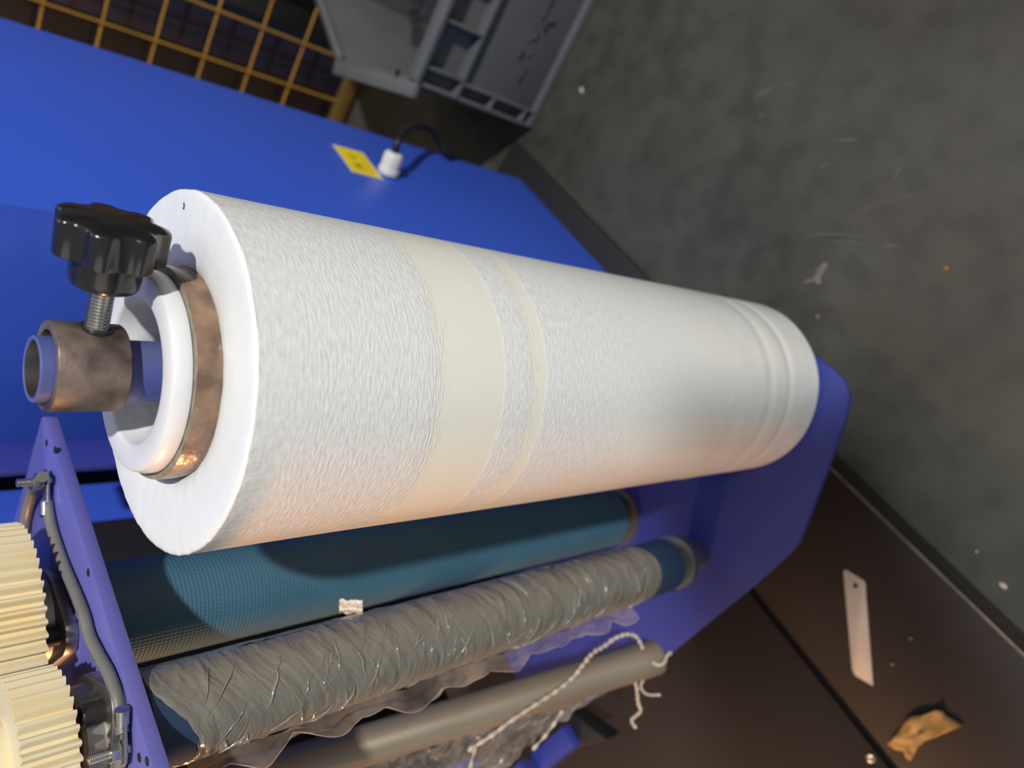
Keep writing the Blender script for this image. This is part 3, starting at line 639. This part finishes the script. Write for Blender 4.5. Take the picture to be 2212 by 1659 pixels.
# label: pale margin, yellow field, lettering
lab = thing('warning_label', mu*0.45+mv*D0+Za*0.357, 'small yellow warning label stuck on the blue mast beside the white cable gland', 'label')
def mface(uu, z, off): return mu*uu+mv*(D0+off)+Za*z
def quad(u0, u1, z0, z1, off0, off1): return MB().box((u0, D0+off0, z0), (u1, D0+off1, z1), V((0,0,0)), (mu, mv, Za))
quad(0.4212, 0.4785, 0.3355, 0.3775, 0.0, 0.0005).build('label_backing', LABELEDGE, lab)
quad(0.4230, 0.4767, 0.3370, 0.3760, 0.0005, 0.0007).build('label_face', LABELY, lab)
def text(s, u0, z0, h, name):
    c = bpy.data.curves.new(name, 'FONT'); c.body = s; c.size = h; c.extrude = 0.00008
    o = bpy.data.objects.new('tmp_text', c); COL.objects.link(o); bpy.context.view_layer.update()
    me = bpy.data.meshes.new_from_object(o.evaluated_get(bpy.context.evaluated_depsgraph_get()))
    b = MB(); b.add([mface(u0+v.co.x*1.15, z0+v.co.y, 0.0008+v.co.z) for v in me.vertices], [tuple(p.vertices) for p in me.polygons])
    bpy.data.objects.remove(o); bpy.data.meshes.remove(me)
    return b.build(name, INK, lab, smooth=0)
text('\u5f53', 0.4318, 0.3560, 0.0125, 'lettering'); text('\u5fc3', 0.4528, 0.3560, 0.0125, 'lettering')
quad(0.4270, 0.4720, 0.3465, 0.3475, 0.0007, 0.0009).build('lettering', mat('faded_label_ink', (0.45, 0.33, 0.02), 0.6, scale=30), lab)
quad(0.4290, 0.4680, 0.3425, 0.3433, 0.0007, 0.0009).build('lettering', bpy.data.materials['faded_label_ink'], lab)
gp = onplane(838, 374, mv*D0, mv)
gl = thing('cable_gland', gp, 'white nylon cable gland screwed into the blue mast, black cable leaving it', 'cable gland')
gd = (mv*0.94+mu*0.16+Za*0.05).normalized(); gx = gd.orthogonal().normalized(); gy = gd.cross(gx)
gprof = [(0.0125, 0.0), (0.0125, 0.006), (0.0112, 0.007), (0.0112, 0.021), (0.0100, 0.024), (0.0078, 0.0255), (0.0055, 0.0258), (0.0055, 0.022)]
MB().lathe(gprof, gp, (gx, gy, gd), n=40, rfun=lambda r, z, a: (r*(1+0.03*math.cos(10*a)) if 0.006 < z < 0.022 else r, z)).build('gland_nut', GLAND, gl)
ct = gp+gd*0.022
c1 = ct+gd*0.02
cpts = [ct, ct+gd*0.018, onplane(884, 276, gp+gd*0.044, mv), onplane(908, 271, gp+gd*0.040, mv), onplane(934, 284, gp+gd*0.030, mv), onplane(950, 308, gp+gd*0.018, mv), mface(0.535, 0.170, 0.006), mface(0.553, 0.130, -0.004), mface(0.556, 0.05, -0.03)]
MB().tube(spline(cpts), 0.0042, 14).build('power_cable', BLACKCABLE, gl)

# ---------------------------------------------------------------- steel platform, blade, scraps
ZPL = 0.05
def seam(pxa, pxb):
    a, b = onz(*pxa, ZPL), onz(*pxb, ZPL); return a, (b-a).normalized()
ea_, ed_ = seam((1886, 1100), (2212, 1417)); ga_, gd_ = seam((1620, 1270), (1930, 1659))
nrm = V((-ed_.y, ed_.x, 0)); nrm = nrm if nrm.dot(ga_-ea_) > 0 else -nrm     # from the outer edge towards the groove
Le = 0.30
e_far = ea_-ed_*Le*0.62; e_near = ea_+ed_*0.5
g_far = ga_-gd_*0.16; g_near = ga_+gd_*0.5
gn = V((-gd_.y, gd_.x, 0)); gn = gn if gn.dot(ga_-ea_) > 0 else -gn
gw = 0.0045
plat = thing('ramp_platform', (-0.3, -0.05, 0), 'dark brown steel platform on the floor under the nose of the blue carriage', 'platform')
q1 = [e_far, e_near, g_near-gn*gw, g_far-gn*gw]
MB().prism([(p.x, p.y) for p in q1], 0, ZPL, bev=0.0008).build('deck_plate', PLATE, plat)
q2 = [g_far+gn*gw, g_near+gn*gw, g_near+gn*0.5, g_far+gn*0.5]
MB().prism([(p.x, p.y) for p in q2], 0, ZPL, bev=0.0012).build('deck_plate', PLATE, plat)
MB().prism([(p.x, p.y) for p in (g_far-gn*gw, g_near-gn*gw, g_near+gn*gw, g_far+gn*gw)], 0, ZPL-0.004).build('seam_strip', GROOVE, plat)
MB().tube([e_far+Za*0-nrm*0.0002, e_near-nrm*0.0002], 0.0016, 10).build('worn_edge', EDGE, plat)
sc = onz(1881, 1637, ZPL); sc.z = 0
MB().lathe([(0.0048, ZPL), (0.0048, ZPL+0.0006), (0.0042, ZPL+0.0014), (0.0030, ZPL+0.0017), (0.0018, ZPL+0.0010), (0.0001, ZPL+0.0009)], sc, n=32).build('pan_screw', ZINC, plat)

zb_ = ZPL+0.0006
bc = [onz(x, y, zb_) for x, y in ((1822, 1234), (1827, 1230), (1862, 1252), (1869, 1258), (1871, 1290), (1886, 1482), (1848, 1460), (1841, 1448), (1838, 1420))]
blade = thing('knife_blade', V((bc[0].x, bc[0].y, ZPL)), 'loose snap-off knife blade lying on the dark steel platform', 'blade')
MB().prism([(p.x, p.y) for p in bc], ZPL, zb_, bev=0.00015).build('blade_strip', BLADE, blade)
h_ = onz(1848, 1265, zb_+0.0001); MB().prism(circle(0.0026, 20, h_.x, h_.y), zb_-0.0001, zb_+0.0001).build('blade_hole', INK, blade)

op = [(1914, 1611), (1921, 1600), (1937, 1586), (1950, 1562), (1965, 1549), (1990, 1546), (2010, 1540), (2022, 1534), (2034, 1538), (2040, 1548), (2062, 1560), (2077, 1572), (2050, 1582), (2020, 1594), (1995, 1604), (1982, 1615), (1975, 1630), (1965, 1645), (1955, 1636), (1950, 1625), (1930, 1622)]
po = [onz(x, y, ZPL+0.006) for x, y in op]; cen = sum(po, V((0,0,0)))/len(po)
sb = MB(); vs = [cen+Za*0.004]; rings = 7
for k in range(1, rings+1):
    for p in po:
        q = cen.lerp(p, k/rings); q.z = ZPL+0.0015 + 0.007*abs(nz3(q.x*55, q.y*55, 2.0)) + 0.004*abs(nz3(q.x*110, q.y*110, 6.0)) + 0.002*(1-k/rings); vs.append(q)
m_ = len(po); fs = [(0, 1+i, 1+(i+1) % m_) for i in range(m_)]
for k in range(rings-1):
    for i in range(m_): fs.append((1+k*m_+i, 1+(k+1)*m_+i, 1+(k+1)*m_+(i+1) % m_, 1+k*m_+(i+1) % m_))
sb.add(vs, fs); so = sb.build('paper_scrap', SCRAP, smooth=30)
tag(so, 'torn golden brown kraft paper scrap lying on the dark platform near the screw', 'paper scrap')
sm = so.modifiers.new('thickness', 'SOLIDIFY'); sm.thickness = 0.0004
def crumb(px, py, z, r, m, name, label, cat, sx=1.0, rot=0.0, group=None):
    p = onz(px, py, z); bm = bmesh.new(); bmesh.ops.create_icosphere(bm, subdivisions=2, radius=r)
    for v in bm.verts:
        k = 1+0.35*nz3(v.co.x/r*1.3+px, v.co.y/r*1.3, v.co.z/r*1.3); v.co *= k; v.co.x *= sx; v.co.z *= 0.5
        v.co = Matrix.Rotation(rot, 3, 'Z') @ v.co
    zm = min(v.co.z for v in bm.verts); bm.verts.index_update()
    b = MB().add([v.co+p-Za*zm for v in bm.verts], [[v.index for v in f.verts] for f in bm.faces]); bm.free()
    return tag(b.build(name, m, smooth=50), label, cat, group)
crumb(1968, 1378, ZPL, 0.0016, mat('orange_grit', (0.40, 0.16, 0.05), 0.6, scale=50), 'grit_crumb', 'tiny orange crumb on the dark platform beside the knife blade', 'crumb')
crumb(1928, 1434, ZPL, 0.0014, CHIP, 'grit_crumb', 'tiny grey crumb on the platform close to the blade tip', 'crumb')
crumb(2167, 1265, 0, 0.0028, CHIP, 'wood_chip', 'pale tan chip on the floor beside the worn platform edge', 'chip', 1.5, 0.9)
crumb(1258, 196, 0, 0.0040, CHIP, 'wood_chip', 'pinkish chip on the floor below the grey crate', 'chip', 1.3, 0.3)
crumb(1766, 685, 0, 0.0022, mat('rust_flake_paint', (0.22, 0.12, 0.09), 0.6, scale=50), 'rust_flake', 'reddish flake on the floor just below the far end of the roll', 'flake', 1.3)
crumb(2044, 579, 0, 0.0016, bpy.data.materials['orange_grit'], 'rust_flake', 'orange flake lying alone on the floor right of the pale scuffs', 'flake', 1.4, 0.8)
crumb(2110, 1192, 0, 0.0012, CHIP, 'grit_crumb', 'tiny pale crumb on the bare floor above the worn platform edge', 'crumb')
lf = MB()
lp_ = [onz(x, y, 0.001) for x, y in ((1729, 615), (1745, 603), (1758, 600), (1764, 582), (1778, 566), (1788, 568), (1782, 585), (1771, 600), (1775, 611), (1768, 616), (1760, 608), (1745, 611))]
lf.prism([(p.x, p.y) for p in lp_], 0.0003, 0.0016, bev=0.0003)
tag(lf.build('plastic_snippet', mat('dusty_plastic_snippet', (0.15, 0.14, 0.125), 0.5, col2=(0.10, 0.095, 0.085), scale=60)), 'Y-shaped pale plastic snippet on the floor right of the film roll', 'snippet')

# ---------------------------------------------------------------- grey crate
K0 = onz(1150, 280, 0); c1v = V((0.794, -0.608, 0)); c2v = V((0.608, 0.794, 0))
crate = thing('grey_crate', K0+c1v*0.2+c2v*0.2, 'open grey ribbed plastic crate on the floor with black marker writing on its side', 'crate')
AX = (c1v, c2v, Za); LA, DP, HZ = 0.46, 0.44, 0.232
def cbox(lo, hi, name, m=CRATE, bev=0.0012, parent=None): return MB().box(lo, hi, K0, AX, bev=bev).build(name, m, parent or crate)
cbox((0.024, 0.010, 0.010), (LA, 0.0175, 0.157), 'side_panel')
cbox((0.0, 0.0175, 0.004), (LA, 0.020, HZ-0.004), 'inner_wall')
cbox((-0.002, -0.003, HZ-0.010), (LA, 0.0205, HZ), 'rim', bev=0.003)
cbox((0.0, 0.0, 0.0), (LA, 0.018, 0.012), 'rib'); cbox((0.0, 0.0, 0.154), (LA, 0.018, 0.160), 'rib')
cbox((0.021, 0.0, 0.010), (0.025, 0.018, 0.157), 'rib'); cbox((0.0, 0.0, 0.0), (0.004, 0.018, HZ-0.006), 'rib')
for z in (0.026, 0.092): cbox((0.003, 0.0, z), (0.022, 0.018, z+0.004), 'rib')
for i in range(7): cbox((0.024+i*0.062, 0.0, 0.158), (0.028+i*0.062, 0.018, HZ-0.010), 'rib')
# sloping and end walls follow the plan of the rim
F = (-0.046, 0.199); G = (0.030, 0.373)
def wall(p, q, name, z0=0.0, z1=HZ, t=0.004):
    P_, Q_ = K0+c1v*p[0]+c2v*p[1], K0+c1v*q[0]+c2v*q[1]; d = (Q_-P_); L = d.length; d.normalize(); n = V((d.y, -d.x, 0))
    MB().box((0, 0, z0), (L, t, z1), P_, (d, n, Za), bev=0.001).build(name, CRATE, crate)
    return P_, d, n, L
for p, q in (((0.002, 0.0), F), (F, G), (G, (LA, 0.373)), ((LA, 0.373), (LA, 0.0))):
    P_, d, n, L = wall(p, q, 'end_wall')
    MB().box((-0.003, -0.020 if p[1] < 0.01 else -0.002, HZ-0.010), (L+0.003, 0.004 if p[1] < 0.01 else 0.012, HZ), P_, (d, n, Za), bev=0.0025).build('rim', CRATE, crate)
fl_ = [(0.004, 0.021), (F[0]+0.006, F[1]), (G[0]+0.006, G[1]-0.004), (LA, 0.369), (LA, 0.021)]
MB().prism(fl_, 0.006, 0.012, K0, AX).build('crate_floor', CRATE, crate)
hp_ = onz(858, 158, HZ+0.0004); MB().prism(circle(0.0055, 20, hp_.x, hp_.y), HZ-0.001, HZ+0.0004).build('rim_hole', INK, crate)
# marker writing on the panel
pn = -c2v; pp = K0+c2v*0.0098
def onpanel(x, y): return onplane(x, y, pp, pn)
for st, w in (([(1196, -6), (1190, 8), (1181, 26), (1172, 41)], 0.0022), ([(1199, 50), (1190, 51), (1182, 55), (1178, 63), (1180, 69)], 0.0022),
              ([(1164, 73), (1157, 80), (1151, 86)], 0.0028), ([(1147, 84), (1141, 90)], 0.002), ([(1130, 110), (1126, 118), (1122, 126)], 0.0030),
              ([(1151, 111), (1144, 119), (1139, 124)], 0.0020), ([(1138, 146), (1131, 158), (1126, 167)], 0.0020), ([(1125, 168), (1121, 178)], 0.0024), ([(1164, 70), (1158, 74)], 0.0016)):
    MB().tube(spline([onpanel(x, y) for x, y in st], 4), w*0.95, 6).build('marker_stroke', INK, crate)
# plastic bag inside the crate
bgp = onz(905, 30, 0.10)
bm = bmesh.new(); bmesh.ops.create_icosphere(bm, subdivisions=5, radius=0.068)
for v in bm.verts:
    c = v.co.normalized(); k = 1+0.35*nz3(c.x*2, c.y*2, c.z*2)+0.22*abs(nz3(c.x*6, c.y*6, c.z*6))+0.08*nz3(c.x*15, c.y*15, c.z*15)
    v.co = V((v.co.x*k*0.9, v.co.y*k*1.15, v.co.z*k*1.15))
bgc = K0+c1v*0.098+c2v*0.125+Za*0.085
zmin = min(v.co.z for v in bm.verts); bgc.z = 0.0125-zmin; bm.verts.index_update()
tag(MB().add([v.co+bgc for v in bm.verts], [[v.index for v in f.verts] for f in bm.faces]).build('plastic_bag', BAGM, smooth=25), 'dark crumpled clear plastic bag lying inside the open grey crate', 'bag'); bm.free()

# ---------------------------------------------------------------- yellow wire fence and what stands behind it
fdir = V((-math.sin(math.radians(50)), math.cos(math.radians(50)), 0)); fn = V((math.cos(math.radians(50)), math.sin(math.radians(50)), 0))
P0 = onz(740, 205, 0.03); F0 = P0 - fdir*P0.dot(fdir); F0.z = 0
fence = thing('wire_fence', F0+fdir*0.14, 'yellow welded wire mesh fence panel behind the blue mast and grey crate', 'fence')
def fp_(s, z, off=0.0): return F0+fdir*s+fn*off+Za*z
for s in [0.182-0.08*k for k in range(-7, 3)]:
    MB().tube([fp_(s, 0.03), fp_(s, 1.35)], 0.0021, 8).build('upright_wire', YELLOW, fence)
for k in range(17):
    z = 0.137+0.0797*k
    MB().tube([fp_(-0.06, z, 0.004), fp_(0.75, z, 0.004)], 0.0021, 8).build('cross_wire', YELLOW, fence)
MB().box((-0.06, -0.010, 0.012), (0.78, 0.010, 0.038), F0, (fdir, fn, Za), bev=0.003).build('bottom_rail', RAILY, fence)
MB().box((0.74, -0.02, 0.0), (0.78, 0.02, 1.4), F0, (fdir, fn, Za), bev=0.003).build('fence_post', YELLOW, fence)
MB().box((-0.10, -0.015, 0.0), (-0.06, 0.015, 1.4), F0, (fdir, fn, Za), bev=0.003).build('fence_post', YELLOW, fence)
def slab(s0, s1, o0, o1, z0, z1, name, m, label, cat):
    return tag(MB().box((s0, o0, z0), (s1, o1, z1), F0, (fdir, fn, Za), bev=0.004).build(name, m), label, cat)
slab(0.110, 0.186, 0.03, 0.12, 0.0, 1.5, 'navy_post', NAVY, 'dark navy upright box post close behind the yellow wire fence', 'post')
cab = slab(0.215, 0.72, 0.10, 0.50, 0.0, 1.5, 'slate_cabinet', SLATE, 'slate grey sheet metal cabinet behind the fence, half hidden by the mast', 'cabinet')
slab(-0.35, 0.07, 0.12, 0.55, 0.0, 0.9, 'brown_carton', mat('grey_brown_carton', (0.10, 0.09, 0.08), 0.8, col2=(0.05, 0.045, 0.042), scale=6, detail=6), 'grey brown carton behind the fence above the navy post', 'carton')
